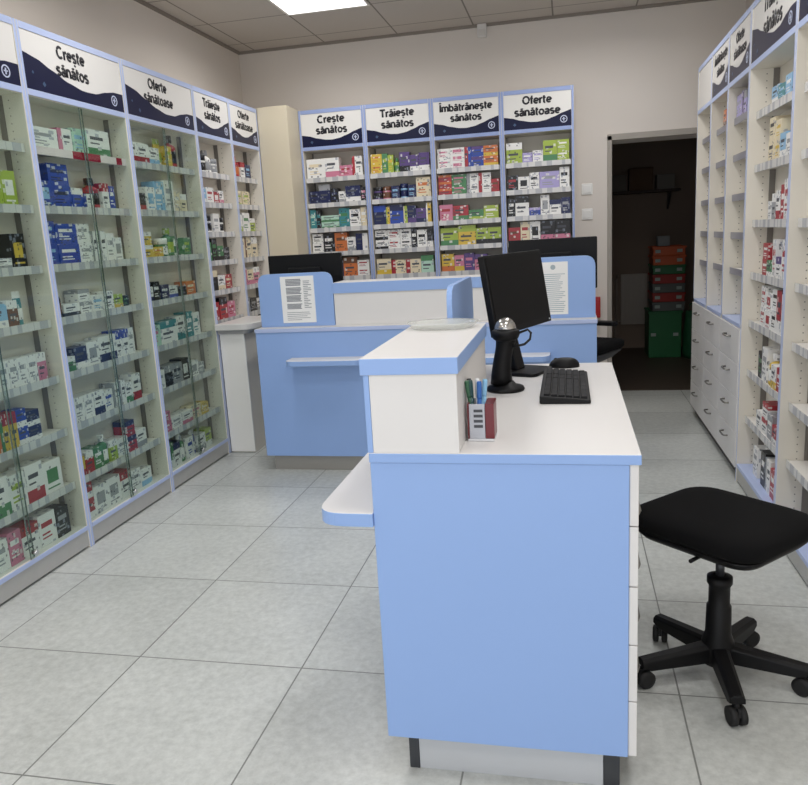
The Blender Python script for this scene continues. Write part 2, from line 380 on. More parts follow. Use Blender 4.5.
def bottle_meshes(kind, a, b):
    k = (kind, a, b)
    if k in CACHE: return CACHE[k]
    if kind == 't':    # bottle
        m = MB(); prof = [(.42, 0), (.5, .03), (.5, .14)]; m.lathe(prof, m=0); m.lathe([(.5, .14), (.505, .145), (.505, .5), (.5, .505)], m=1); m.lathe([(.5, .505), (.5, .6), (.42, .68), (.2, .74), (.2, .80)], m=0)
        body = m.mesh('bottle', [pm(a), pm(b)]); cap = MB().lathe([(.27, .77), (.28, .78), (.28, .98), (.25, 1.0)]).mesh('cap', pm(b if b != a else 'w'))
    elif kind == 'j':  # jar
        m = MB(); m.lathe([(.46, 0), (.5, .04), (.5, .12)], m=0); m.lathe([(.5, .12), (.503, .13), (.503, .55), (.5, .56)], m=1); m.lathe([(.5, .56), (.5, .64), (.43, .7)], m=0)
        body = m.mesh('jar', [pm(a), pm(b)]); cap = MB().lathe([(.47, .68), (.5, .7), (.5, .96), (.46, 1.0)]).mesh('lid', pm(b))
    else:              # tube standing on its cap
        m = MB(); rings = []
        for h, rx, ry in ((.16, .40, .40), (.2, .46, .44), (.5, .48, .34), (.8, .5, .17), (.93, .5, .05), (1.0, .5, .04)):
            rings.append([m.bm.verts.new((rx*math.cos(2*PI*q/16), ry*math.sin(2*PI*q/16), h)) for q in range(16)])
        for i, (R, Q) in enumerate(zip(rings, rings[1:])):
            for q in range(16):
                f = m.bm.faces.new((R[q], R[(q+1) % 16], Q[(q+1) % 16], Q[q])); f.smooth = True; f.material_index = 1 if i == 2 else 0
        m.bm.faces.new(rings[0]); m.bm.faces.new(rings[-1])
        body = m.mesh('tube', [pm(a), pm(b)]); cap = MB().lathe([(.36, 0), (.38, .02), (.38, .15), (.34, .165)]).mesh('cap', pm(b))
    CACHE[k] = (body, cap)
    return CACHE[k]
KIND = {'b': ('medicine_box', 'carton', 'medicine box'), 't': ('bottle', 'bottle', 'bottle'), 'j': ('jar', 'jar', 'jar'), 'u': ('cream_tube', 'tube', 'tube')}
ORD = ['first', 'second', 'third', 'fourth', 'fifth', 'sixth', 'seventh', 'eighth', 'ninth', 'tenth', 'eleventh', 'twelfth']
NPROD = 0
def fill_shelf(unit, spec, z, width, shelf_phrase, group, y0=.04, maxd=.088, hs=1.0, ws=1.0, fit=0, gap=.22, x_in=.024):
    """spec tokens: kind a/b design w h [xN repeat] [^N stacked]; _N is a gap in cm.  e.g. b:wr1:8:10x3^2"""
    global NPROD
    Mx = Matrix.Translation(unit.location) @ Matrix.Rotation(unit.rotation_euler.z, 4, 'Z')
    x = x_in; items = []
    if fit:      # spread the row over the given share of the shelf
        tot = sum(float(t_.split(':')[2])*(int(t_.split('x')[-1].split('^')[0]) if 'x' in t_.split(':')[3] else 1) for t_ in spec.split() if t_[0] != '_')/100
        ws = min(1.6, (fit*(width-.05))/max(tot, .01))
    for tok in spec.split():
        if tok[0] == '_': x += float(tok[1:])/100 if x_in < .03 and len(tok) > 2 else .004; continue
        kind, code, wd, rest = tok.split(':')
        st = 1; n = 1
        if '^' in rest: rest, s_ = rest.split('^'); st = int(s_)
        if 'x' in rest: rest, s_ = rest.split('x'); n = int(s_)
        W = float(wd)/100*ws*.985; H = float(rest)/100*hs
        H = min(H, gap/st)
        if kind != 'b': W = min(W, .084)
        a, b = code[0], code[1]; des = code[2] if len(code) > 2 else '0'
        for k in range(n):
            wv = W*random.uniform(.97, 1.03)
            if x+wv > width-.022: break
            dy = random.uniform(0, .006)
            for q in range(st):
                items.append((kind, a, b, des, x+wv/2, y0+dy+(random.uniform(0, .006) if q else 0), z+q*H+.0004*(q+1), wv, H, q, st))
            x += wv+.002
    # describe
    cls = {}
    for it in items: cls.setdefault((it[0], it[1], it[2], it[3] if it[0] == 'b' else ''), []).append(it)
    for key, its in cls.items():
        kind, a, b, des = key
        nm, noun, cat = KIND[kind]
        ca, cb = PAL[a][0], PAL[b][0]
        d = ('%s %s ' % (ca, noun)+(DES[des] % cb if kind == 'b' else ('with %s cap' % cb))) if a != b else 'plain %s %s' % (ca, noun)
        cols = sorted({it[4] for it in its})
        for it in its:
            pos = ''
            stk = it[10]
            if len(cols) > 1: pos = (' %s from left' % ORD[cols.index(it[4])]) if len(cols) > 2 else (' left one' if it[4] == cols[0] else ' right one')
            if stk > 1: pos += (' bottom' if it[9] == 0 else (' top' if it[9] == stk-1 else ' middle'))
            lab = d + (',' if pos else '') + pos + ', ' + shelf_phrase
            lab = lab.replace('of unit', 'of the unit')
            if len(lab.split()) > 16: lab = lab.replace(' from left', ' along').replace(' shelf of', ' shelf,') if len(lab.split()) > 17 else lab.replace(' from left', ' along')
            kind_, a_, b_, des_, cx, cy, cz, wv, H, q, st = it
            if kind == 'b':
                dep = min(maxd-.006, max(.045, wv*random.uniform(.9, 1.5)))
                if st > 1: dep = min(maxd-.006, wv*1.1)
                o = bpy.data.objects.new(nm, carton_mesh(des, a, b)); o.scale = (wv, dep, H); cyy = cy
                jit = random.uniform(-.015, .015) if st == 1 else 0
            else:
                body, cap = bottle_meshes(kind, a, b)
                o = bpy.data.objects.new(nm, body); o.scale = (wv, wv*(.7 if kind == 'u' else 1), H); cyy = cy+wv/2; jit = 0
                c = bpy.data.objects.new('lid' if kind == 'j' else 'cap', cap); c.parent = o; COL.objects.link(c)
            COL.objects.link(o)
            p = Mx @ Vector((cx, cyy, cz)); o.location = p; o.rotation_euler = (0, 0, unit.rotation_euler.z+jit)
            tag(o, lab, cat, group); NPROD += 1

# ---------------------------------------------------------------- shelving units
HT, HH0, HH1 = 2.39, 2.088, 2.115     # top of unit, header rail
def wave(x, wide):
    """height of the navy swoosh (fraction of the header) along its width"""
    if wide: pts = [(0, .62), (.12, .56), (.25, .43), (.4, .29), (.55, .21), (.68, .22), (.8, .31), (.9, .36), (1, .36)]
    else: pts = [(0, .37), (.12, .33), (.25, .25), (.4, .19), (.5, .18), (.62, .21), (.75, .29), (.88, .39), (1, .46)]
    for (a, p), (b, q) in zip(pts, pts[1:]):
        if a <= x <= b:
            t = (x-a)/(b-a); t = t*t*(3-2*t)*.5+t*.5; return p+(q-p)*t
    return pts[-1][1]
def sign(unit, W, text, wide, size, tx=None):
    zb, zt = HH1, HT-.03
    x0, x1 = .019, W-.019
    h = MB().box(x0, x1, .004, .014, zb, zt).build('header_sign', SIGNW, unit)
    if text is None: return
    n = 28; pts = [(x0, zb)]+[(x0+(x1-x0)*i/n, zb+(zt-zb)*wave(i/n, wide)) for i in range(n+1)]+[(x1, zb)]
    pts = [pts[0]]+pts[1:-1][:]+[pts[-1]]
    MB().prism(pts, .0015, .004, 'y').build('wave_band', NAVY, h)
    text_mesh('lettering', text, size, INK, h, (x0+x1)/2 if tx is None else x0+(x1-x0)*tx, .0025, zb+(zt-zb)*.63)
    m = MB(); cx = x0+(x1-x0)*.89; cz = zb+(zt-zb)*(.19 if wide else .2); R = .026
    k = 24
    for i in range(k):
        a, b = 2*PI*i/k, 2*PI*(i+1)/k
        m.prism([(cx+R*math.cos(a), cz+R*math.sin(a)), (cx+R*math.cos(b), cz+R*math.sin(b)), (cx+(R-.006)*math.cos(b), cz+(R-.006)*math.sin(b)), (cx+(R-.006)*math.cos(a), cz+(R-.006)*math.sin(a))], .0008, .0015, 'y')
    m.prism([(cx-.004, cz-.013), (cx+.004, cz-.013), (cx+.004, cz+.013), (cx-.004, cz+.013)], .0008, .0015, 'y')
    m.prism([(cx-.012, cz-.002), (cx-.006, cz-.002), (cx-.006, cz+.004), (cx-.012, cz+.004)], .0008, .0015, 'y')
    m.prism([(cx+.006, cz-.002), (cx+.012, cz-.002), (cx+.012, cz+.004), (cx+.006, cz+.004)], .0008, .0015, 'y')
    m.build('emblem', EMB, h)
    m = MB(); cx = x0+(x1-x0)*.16; cz = zb+(zt-zb)*.14; s = .012
    m.prism([(cx-s, cz), (cx, cz-s), (cx+s, cz), (cx, cz+s)], .0008, .0015, 'y')
    m.prism([(cx-.075, cz+.04), (cx-.068, cz+.033), (cx-.06, cz+.04), (cx-.068, cz+.048)], .0008, .0015, 'y') if wide else None
    m.build('small_mark', mat('sign_mark', '#3c5576', .3), h)
def unit(name, label, loc, rz, W, D, shelves, text, wide, size, group, glass=False, zbase=.11, DI=.132, red=(), base='steel', tx=None, strip=None, bottom_blue=False, edge=None):
    t = thing(name, label, 'shelving unit', loc, rz, group)
    edge = edge or EDGE
    for x0, x1 in ((0, .018), (W-.018, W)):
        p = MB().box(x0, x1, .0, D, 0 if zbase < .3 else zbase, HT, 0, front=1); p.build('side_panel', [PEG, edge], t, .0012, 1)
    MB().box(.0181, W-.0181, DI, DI+.008, zbase, HH0).build('back_panel', CREAM, t)
    MB().box(.0181, W-.0181, D-.006, D, 0, HT-.031).build('rear_panel', CREAM, t)
    MB().box(.018, W-.018, 0, D-.01, HT-.03, HT, 0, front=1).build('top_rail', [CREAM, edge], t, .0012, 1)
    MB().box(.018, W-.018, 0, D-.01, HH0, HH1, 0, front=1).build('header_rail', [CREAM, edge], t, .0012, 1)
    MB().box(.018, W-.018, 0.001, D-.01, zbase-.02, zbase, 0, front=1, top=1 if bottom_blue else 0).build('bottom_shelf', [SHELFW, edge], t, .0012, 1)
    if base: MB().box(.0181, W-.0181, .003, .018, .012, zbase-.0202).build('base_board', STEEL if base == 'steel' else DKSTEEL, t)
    for x in (.0185, W-.0185-.004):
        MB().box(x, x+.004, DI-.028, DI-.0005, zbase+.001, HH0-.001).build('shelf_rail', RAIL, t)
    for i, z in enumerate(shelves):
        y0 = .030 if glass else (.012 if rz == 0 else .036)
        s = MB().box(.0226, W-.0226, y0, DI-.0005, z-.018, z).build('shelf', SHELFW, t, .001, 1)
        MB().box(.023, W-.023, y0-.0035, y0-.0003, z-.03, z+.006).build('price_strip', TAGSR if i in red else (strip or TAGS), s)
    if text is not False: sign(t, W, text, wide, size, tx)
    if glass:
        for k, (a, b, y) in enumerate(((.0185, W*.52, .013), (W*.48, W-.0185, .005))):
            g = MB().box(a, b, y, y+.005, zbase+.002, HH0-.003).build('glass_door', GLASS, t)
            xe = b if k == 0 else a
            MB().box(xe-.0011, xe+.0011, y-.0002, y+.0052, zbase+.002, HH0-.003).build('glass_edge', GEDGE, g)
        l = MB().lathe([(.011, -.018), (.012, -.012), (.012, .004)], (W*.5, 0, zbase+.03), 16, axis='y').build('lock', CHROME, t)
        MB().box(.019, W-.019, -.004, .0, zbase-.018, zbase+.003).build('door_track', EDGE, t, .001, 1)
    return t
ZW = [1.875, 1.615, 1.352, 1.107, .848, .597, .333]
ZN = [1.875, 1.68, 1.487, 1.298, 1.10, .9, .7, .5, .3]
SH = ['top shelf', 'second shelf', 'third shelf', 'fourth shelf', 'fifth shelf', 'sixth shelf', 'seventh shelf', 'bottom shelf', 'ninth shelf']
XLF = -.797; DL = .335
def stock(u, rows, zs, zbase, W, phrase, group, **kw):
    for i, spec in enumerate(rows):
        if not spec: continue
        z = zs[i] if i < len(zs) else zbase
        fill_shelf(u, spec, z+.0005, W, SH[i]+' of '+phrase, group, **kw)

# left wall
LG = 'shelving along the left wall'
lu = []
for nm, lab, ya, yb, txt, wide, gl, red in (
    ('glazed_shelving_unit', 'glazed medicine cabinet at the left edge, cut by the photo', .115, .90, 'Trăiește\nsănătos', True, True, ()),
    ('glazed_shelving_unit', 'glazed medicine cabinet headed Crește sănătos with a red shelf strip', .90, 1.69, 'Crește\nsănătos', True, True, (0,)),
    ('glazed_shelving_unit', 'glazed medicine cabinet headed Oferte sănătoase on the left wall', 1.69, 2.475, 'Oferte\nsănătoase', True, True, ()),
    ('shelving_unit', 'narrow open shelf unit headed Trăiește sănătos on the left wall', 2.475, 3.0, 'Trăiește\nsănătos', False, False, ()),
    ('shelving_unit', 'narrow open shelf unit headed Oferte sănătoase beside the corner cupboard', 3.0, 3.5, 'Oferte\nsănătoase', False, False, ())):
    W = yb-ya-.001
    lu.append((unit(nm, lab, (XLF, ya, 0), PI/2, W, DL, ZW if wide else ZN, txt, wide, .054 if wide else .052, LG, glass=gl, red=red, tx=.46 if wide else None), W))
P0 = ['', '_52 b:lc3:6:14 b:lw4:8:13', '_46 b:we1:11:4 b:ky4:9:13', '_38 b:sw1:11:9 b:dw2:6:10 u:wt:5:13 b:wk1:13:2', '_8 b:we4:6:11x4 b:wg0:6:12x2 b:we0:6:11x4 b:pw2:6:11',
      '_6 b:sw3:9:7x2^2 b:yo1:4:13x2 b:og5:4:13x2 b:yr2:4:14x2 b:bw1:6:7^2 b:nw1:8:6^2', '_4 b:wr2:11:15x2 b:wg1:10:15 b:wl0:10:14 b:wr1:11:15 b:wg4:12:13', '_4 b:wp1:9:11 b:we0:9:12x2 b:pw0:8:13 b:wr2:11:12 b:wr0:11:13 b:ke0:9:12']
stock(lu[0][0], P0, ZW, .11, lu[0][1], 'leftmost cabinet', 'stock in the leftmost glazed cabinet', maxd=.085, hs=1.12, ws=1.02)
P1 = ['_3 b:we0:14:8 _2 b:wp3:7:9 b:ms0:8:10 b:wg1:13:11', '_2 b:bs4:9:10 b:bn0:12:10^2 b:bw2:7:8 _3 b:wb3:6:6 t:rk:8:13 b:wr2:5:11 b:bw0:4:10', '_2 b:bs0:8:10^2 b:bw0:13:8^2 b:we0:9:8^2 b:we3:5:13x2 b:we0:6:12 b:we4:6:10',
      '_2 t:kd:4:12x2 b:wk1:14:5 b:we2:10:5^2 b:ws0:12:7 b:wk0:9:8 b:ly1:9:6 b:kg0:6:5', '_2 b:gw2:9:6 b:nw1:9:9 b:we4:9:10 b:wn1:14:11 b:wb2:5:12x2 b:we0:5:12', '_2 b:kw1:5:9 b:we0:8:10x2 b:wn1:9:10 b:wb0:8:9 b:we3:6:11x2 b:wg1:7:9 b:wr1:8:12',
      '_2 b:yr1:6:8 b:rw2:6:9 b:gw0:7:9 t:gw:5:13 b:lw2:6:9 b:we0:9:8 b:rn2:7:7^2 b:we1:9:8', '_2 b:rw1:9:9^2 b:we4:12:12x2 b:wr2:9:12 b:we0:11:10 b:ws1:10:8']
stock(lu[1][0], P1, ZW, .11, lu[1][1], 'glazed Crește cabinet', 'stock in the glazed cabinet headed Crește', maxd=.085, hs=1.18, fit=.84, gap=.20)
P2 = ['_2 b:wr1:9:9x2 b:ws1:9:8 u:ly:6:13 b:yl0:6:10 t:rk:9:16', '_2 b:wr0:6:9 b:kr1:5:8 b:ws4:8:11 b:sw0:9:14 b:we0:9:15 b:cw0:6:10 b:cw2:6:9', '_3 b:yw2:13:6^2 b:yo0:10:5 j:gw:8:9 t:gl:7:14 u:gw:7:10 b:gl0:8:9',
      '_3 b:wn1:7:7 b:kw0:6:9 b:nw0:7:7 b:wb1:8:6 b:kn0:8:5 b:oc0:9:7', '_3 b:mp0:8:10 b:wt2:13:11 b:wt1:8:12 b:tw0:6:13 b:wt0:6:12', '_3 b:we0:8:9 b:ke2:7:10 b:ek0:9:10 b:kw4:7:11 b:we4:9:8 b:ew0:6:6',
      '_3 b:pw0:9:5^2 b:we0:9:6 b:wp1:9:6 b:cp0:9:7 b:yc0:8:6', '_3 b:gw1:8:13 b:wn2:7:12 t:gw:6:15 b:wb0:7:11 u:wb:5:13 b:we1:9:9 b:lw1:7:10']
stock(lu[2][0], P2, ZW, .11, lu[2][1], 'glazed Oferte cabinet', 'stock in the glazed cabinet headed Oferte', maxd=.085, hs=1.2, fit=.82, gap=.20)
P3 = ['_2 j:wk:9:9x2 t:we:7:13 j:we:8:8', '_1 b:sw1:11:7 b:wr0:11:8 b:rw4:9:6 b:wp1:8:7', '_2 t:wk:7:12 j:wk:7:9 b:we0:7:10 j:wk:7:8', '_1 b:gw0:9:10 b:kg0:7:12 b:gk1:9:8 b:ke0:8:7', '_2 b:kc2:12:11 b:wc1:9:8 b:rc0:8:8', '_2 b:rw0:9:10 b:rk2:9:12 b:pr0:9:9']
stock(lu[3][0], P3, ZN, .11, lu[3][1], 'open left Trăiește unit', 'stock in the open left unit headed Trăiește', maxd=.085, hs=1.25, fit=.78, gap=.15)
P4 = ['_2 b:rw1:8:10 t:ro:7:14 b:wr2:7:9 b:ns0:8:8', '_3 t:yl:8:13 j:lc:8:8 b:cl0:9:8', '_2 b:wl1:10:10 b:wg0:10:11 b:lw2:8:8', '_2 b:cw0:9:13 b:cd3:9:14 b:cw2:8:12', '_2 b:pc0:8:10 b:cp1:8:9 b:pw2:9:10', '_2 b:ew0:9:9 b:ke0:9:8 b:we1:9:7']
stock(lu[4][0], P4, ZN, .11, lu[4][1], 'open left Oferte unit', 'stock in the open left unit headed Oferte', maxd=.085, hs=1.25, fit=.78, gap=.15)

# back wall
XB = [-.557, -.0325, .492, 1.0165, 1.541]
BG = 'shelving along the back wall'
bt = ['Crește\nsănătos', 'Trăiește\nsănătos', 'Îmbătrânește\nsănătos', 'Oferte\nsănătoase']
bu = []
for i in range(4):
    tt = bt[i].replace('\n', ' ')
    bu.append(unit('shelving_unit', 'open back-wall shelf unit headed %s' % tt, (XB[i], 3.75, 0), 0, XB[i+1]-XB[i]-.001, .345, ZN, bt[i], False, .056 if i != 2 else .052, BG, DI=.24, edge=mat('blue_edging', '#98a9d6', .4)))
PB = [['_2 b:wc0:15:14 b:wp1:11:15 b:pr0:10:7 b:wr3:8:12', '_1 b:nk0:9:8 b:ne2:10:12 b:kn0:7:9 b:we1:6:7 b:nw1:13:10 b:kp0:5:9', '_1 b:tm0:5:14 b:kt0:4:14 b:mg1:15:4^2 b:tg0:9:13 b:wk0:9:11 b:cw0:5:12', '_2 b:wk0:9:6^2 b:kw0:9:14 b:od0:10:13 b:we1:7:9 b:nw5:10:11', '_2 b:kn0:8:12 b:wp0:6:11 b:nk2:9:12 b:od2:11:13 b:wr0:9:5^2', '_2 b:wb0:11:10x4'],
      ['_1 b:yo0:10:8^2 b:gl0:5:13 b:ly0:5:11 t:lg:5:9 b:uk1:9:13 b:uw1:8:10 b:uw1:9:11', '_1 j:uk:8:8 j:pd:8:8 b:ns0:7:8 j:sn:7:9 b:ns0:7:8 b:co0:12:12', '_1 b:nb2:10:12 b:yl3:3:11 b:bn2:11:12 b:lc3:3:11 b:nu1:7:11 b:un1:8:9 b:yw3:4:12', '_3 b:wk1:9:6^2 b:wr0:9:6^2 b:wk0:8:6^2 b:kw0:4:12 b:wk0:7:11 b:kw1:4:12', '_4 b:cy1:11:10 b:cr3:11:9x2 b:mg2:9:11', '_3 b:wg0:9:10x4'],
      ['_1 b:wp0:10:6^2 b:wp4:11:6^3 b:rb5:5:13 b:bu2:9:6^2 b:oy1:11:6^2', '_2 b:ro2:10:5^3 b:gp0:11:6^2 b:we3:9:6^2 b:wr3:9:6^2 b:rd0:6:8', '_1 b:pr0:10:10 b:rg1:12:9 b:gl1:11:6 b:lw0:11:8', '_1 b:lg1:12:11 b:yl2:12:14 b:lk1:8:10 b:lk1:9:10', '_1 b:yo1:9:11 b:py1:7:10 b:up0:7:11 b:pu2:9:10 b:vu0:9:9', '_1 b:kw0:8:5x5'],
      ['_1 b:lw2:12:13 b:vw0:8:6 b:wv0:8:7 b:lg1:11:15 b:lw0:9:7^2', '_1 b:kr0:8:9 b:wk4:8:8 b:wk0:7:10 b:ve0:14:10 b:wk0:7:12', '_2 b:kw0:6:11 b:wk2:11:14 b:bv2:9:5 b:we4:7:12 b:wn2:9:9 b:ne0:7:10', '_1 b:rd0:9:9 b:cr0:7:12 b:wk4:8:13 b:kp1:11:12 b:kp1:11:12', '_1 b:kp0:9:9x4', '']]
for i in range(4):
    stock(bu[i], PB[i], ZN, .11, XB[i+1]-XB[i], ('third back-wall unit' if i == 2 else 'back '+bt[i].split('\n')[0]+' unit'), 'stock in the back unit headed '+bt[i].split('\n')[0], maxd=.085, y0=.026, hs=1.24, fit=.97, gap=.150)

# right wall: three narrow units over drawers, then open units to the floor
XRF = 2.36; DR = .385
RG = 'shelving along the right wall'
ZR = [1.92, 1.725, 1.513, 1.308, 1.112]
YRU = [3.58, 3.065, 2.55, 2.035]
ru = []
rt = [None, 'Îmbătrânește\nsănătos', 'Oferte\nsănătoase']
rl = ['narrow right-wall unit with blank header beside the doorway', 'narrow right-wall unit over drawers headed Îmbătrânește sănătos', 'narrow right-wall unit over drawers headed Oferte sănătoase']
HANDLE = mat('handle_nickel', '#8f8d88', .3, .8)

for i in range(3):
    W = YRU[i]-YRU[i+1]-.001
    t = unit('shelving_unit', rl[i], (XRF, YRU[i], 0), -PI/2, W, DR, ZR, rt[i], False, .05, RG, zbase=.845, base=None, bottom_blue=True, strip=GREYSTRIP)
    ru.append((t, W))
    MB().box(0, W, .012, DR, .07, .824).build('drawer_carcass', CREAM, t)
    MB().box(.002, W-.002, .03, .04, 0, .07).build('base_board', DKSTEEL, t)
    for k in range(4):
        z0 = .072+k*.188; d = MB().box(.002, W-.002, -.006, .0115, z0, z0+.185).build('drawer', WHITE, t, .0015, 1)
        zc = z0+.125; cx = W/2
        MB().tube([(cx-.055, -.006, zc), (cx-.052, -.026, zc), (cx-.03, -.031, zc), (cx+.03, -.031, zc), (cx+.052, -.026, zc), (cx+.055, -.006, zc)], .005, 8).build('handle', HANDLE, d)
stock(ru[0][0], ['', '', '', '_26 t:yk:6:12', '', ''], ZR, .845, ru[0][1], 'right unit by doorway', 'stock in the narrow right-wall units', maxd=.085)
stock(ru[1][0], ['_14 b:od1:9:10 b:or0:8:12 b:ry2:7:7', '_30 b:km0:6:12', '', '', '', ''], ZR, .845, ru[1][1], 'second right-wall unit from the doorway', 'stock in the narrow right-wall units', maxd=.085)
stock(ru[2][0], ['_6 b:ve0:6:12x2 b:uv3:6:13 b:ve2:6:12 b:eu0:6:12x2', '_30 b:eg0:7:11 b:ue0:6:12', '_34 b:vm0:8:12', '_30 b:gm0:6:15 b:vg0:7:14', '_36 b:eg1:6:10', '_30 b:mg0:7:15'], ZR, .845, ru[2][1], 'right Oferte unit', 'stock in the narrow right-wall units', maxd=.085)
ZR4 = [1.885, 1.635, 1.372, 1.114, .87, .613, .362]
r4 = unit('shelving_unit', 'wide open right-wall unit with clear shelf fronts behind the black stool', (XRF, 2.034, 0), -PI/2, .783, DR, ZR4, 'Trăiește\nsănătos', True, .07, RG, zbase=.1, bottom_blue=True, base='steel')
r5 = unit('shelving_unit', 'open right-wall unit cut off by the right edge of the photo', (XRF, 1.25, 0), -PI/2, .783, DR, ZR4, 'Crește\nsănătos', True, .07, RG, zbase=.1, bottom_blue=True, base='steel')
PR4 = ['_24 b:sw1:11:7 b:ts0:10:6 b:sw0:9:8 b:ws1:9:8 b:sw2:9:7', '_22 b:ck0:9:9^2 b:cy0:9:8^2 b:sw1:9:10 b:we0:9:9 b:sw3:8:12', '_26 b:we0:6:8 b:ew2:6:11 b:wr1:6:12 b:rw0:6:14 b:wr0:7:16 b:wr4:6:15', '_18 b:rw0:9:7^2 b:gw1:8:7 b:wr0:6:16 b:wu2:8:9 b:wr0:8:16 b:rw1:8:15',
       '_20 b:wr0:8:9^2 b:wr4:9:8^2 b:wk0:9:9^2 b:rw1:8:18 b:wr0:9:17', '_18 b:kg0:7:12 b:we0:9:15 t:yw:7:14 b:wy1:8:10 b:rw0:8:10', '_20 b:wk0:9:8 b:wr2:10:7^2 b:ew0:9:11 b:rw1:8:8 b:we0:9:10', '_16 b:we0:8:14 u:we:6:16 b:kw0:8:16 b:we3:9:15 b:rw0:8:13']
stock(r4, PR4, ZR4, .1, .783, 'wide right unit', 'stock in the wide open right unit', maxd=.085, hs=1.08, ws=1.1)
stock(r5, ['_30 b:we0:8:9x2', '_30 b:we0:8:9', '', '_34 b:ns0:7:10', '_34 b:nw0:8:12', '_34 b:kw0:8:14', '_34 b:kn0:8:13', '_34 b:wk0:9:12'], ZR4, .1, .783, 'unit at right edge', 'stock in the unit at the right edge', maxd=.085)

# tall cupboard filling the back left corner
t = thing('corner_cupboard', 'tall plain white cupboard filling the corner between left and back shelves', 'cupboard', (-.68, 3.502, 0))
MB().box(-1.149, -.560, 3.522, 4.098, 0, 2.40).build('body', IVORY, t, .002, 2, (-.68, 3.502, 0))
MB().box(-.795, -.560, 3.503, 3.5215, .05, 2.40).build('front_panel', IVORY, t, .002, 2, (-.68, 3.502, 0))

# ---------------------------------------------------------------- counters
def slab(name, pts, z0, z1, parent, org, top=WHITE, side=BLUE, bevel=.002):
    return MB().prism(pts, z0, z1, 'z', cap=0, side=1).build(name, [top, side], parent, bevel, 2, org)
def rect(x0, x1, y0, y1): return [(x0, y0), (x1, y0), (x1, y1), (x0, y1)]
L0 = (1.32, -.455, 0)
fc = thing('service_counter', 'blue service counter with raised white bar, nearest the camera', 'counter', L0, 0, 'pharmacy counters')
MB().box(1.012, 1.617, -.455, -.437, .115, .8645).build('end_panel', BLUE, fc, .002, 2, L0)
MB().box(1.012, 1.030, -.4368, .735, .115, .8645).build('customer_panel', BLUE, fc, .002, 2, L0)
MB().box(1.0305, 1.600, .10, .118, .115, .8645).build('inner_panel', WHITE, fc, .002, 2, L0)
MB().box(1.0305, 1.600, .717, .735, .115, .8645).build('inner_panel', WHITE, fc, .002, 2, L0)
MB().box(1.0305, 1.598, -.4365, .0995, .115, .86).build('drawer_carcass', CREAM, fc, 0, 2, L0)
for k in range(5):
    z0 = .116+k*.150; d = MB().box(1.6175, 1.638, -.450, .10, z0, z0+.1475).build('drawer', WHITE, fc, .002, 2, L0)
    zc = z0+.10
    MB().tube([(1.638, -.24, zc), (1.656, -.236, zc), (1.661, -.215, zc), (1.661, -.135, zc), (1.656, -.114, zc), (1.638, -.11, zc)], .0045, 8).build('handle', HANDLE, d, 0, 2, L0)
slab('worktop', rect(1.011, 1.643, -.459, .745), .865, .889, fc, L0)
MB().box(1.085, 1.56, -.418, .68, 0, .1145).build('plinth', mat('plinth_white', '#c9ccd0', .3, .3), fc, .001, 2, L0)
for x0, x1 in ((1.058, 1.0845), (1.5605, 1.60)): MB().box(x0, x1, -.42, .68, 0, .1145).build('plinth_end', DKSTEEL, fc, .001, 2, L0)
MB().box(1.009, 1.0225, -.456, .17, .8892, 1.08).build('bar_edge_panel', BLUE, fc, .001, 2, L0)
MB().box(1.0228, 1.232, -.455, .17, .8892, 1.08).build('bar_body', WHITE, fc, .001, 2, L0)
slab('bar_top', rect(1.003, 1.237, -.462, .178), 1.0802, 1.12, fc, L0)
slab('bag_ledge', rounded([(.862, -.462), (1.0115, -.462), (1.0115, .28), (.862, .28)], [.075, 0, 0, .075]), .70, .735, fc, L0)
def screen_pts(a, b, z0, z1, r=.06): return rounded([(a, z0), (b, z0), (b, z1), (a, z1)], [0, 0, r, r])
MB().prism(screen_pts(.20, .735, .8892, 1.235), 1.112, 1.130, 'x').build('privacy_screen', BLUE, fc, .002, 2, L0)

L1 = (.635, 2.1, 0)
bc = thing('service_counter', 'long blue counter with two rounded notice screens, before the back shelves', 'counter', L1, 0, 'pharmacy counters')
MB().box(-.366, 1.637, 2.1, 2.118, .098, .8695).build('customer_panel', BLUE, bc, .002, 2, L1)
for x0 in (-.366, .627, 1.619): MB().box(x0, x0+.018, 2.1185, 2.75, .098, .8695).build('side_panel', BLUE, bc, .002, 2, L1)
MB().box(-.33, 1.60, 2.135, 2.65, 0, .0975).build('plinth', mat('plinth_grey', '#a5a29c', .35, .4), bc, .001, 2, L1)
slab('worktop', rect(-.369, 1.641, 2.094, 2.76), .87, .893, bc, L1, side=EDGE)
MB().box(.118, 1.168, 2.19, 2.40, .8932, 1.082).build('bar_body', WHITE, bc, .001, 2, L1)
slab('bar_top', rect(.114, 1.172, 2.183, 2.41), 1.0822, 1.145, bc, L1)
MB().prism(screen_pts(-.359, .1135, .8932, 1.213), 2.19, 2.208, 'y').build('privacy_screen', BLUE, bc, .002, 2, L1)
MB().prism(screen_pts(1.1725, 1.634, .8932, 1.235), 2.19, 2.208, 'y').build('privacy_screen', BLUE, bc, .002, 2, L1)
for a, b in ((-.145, .33), (.92, 1.385)):
    slab('bag_ledge', rounded([(a, 1.95), (b, 1.95), (b, 2.0995), (a, 2.0995)], [.06, .06, 0, 0]), .685, .715, bc, L1)

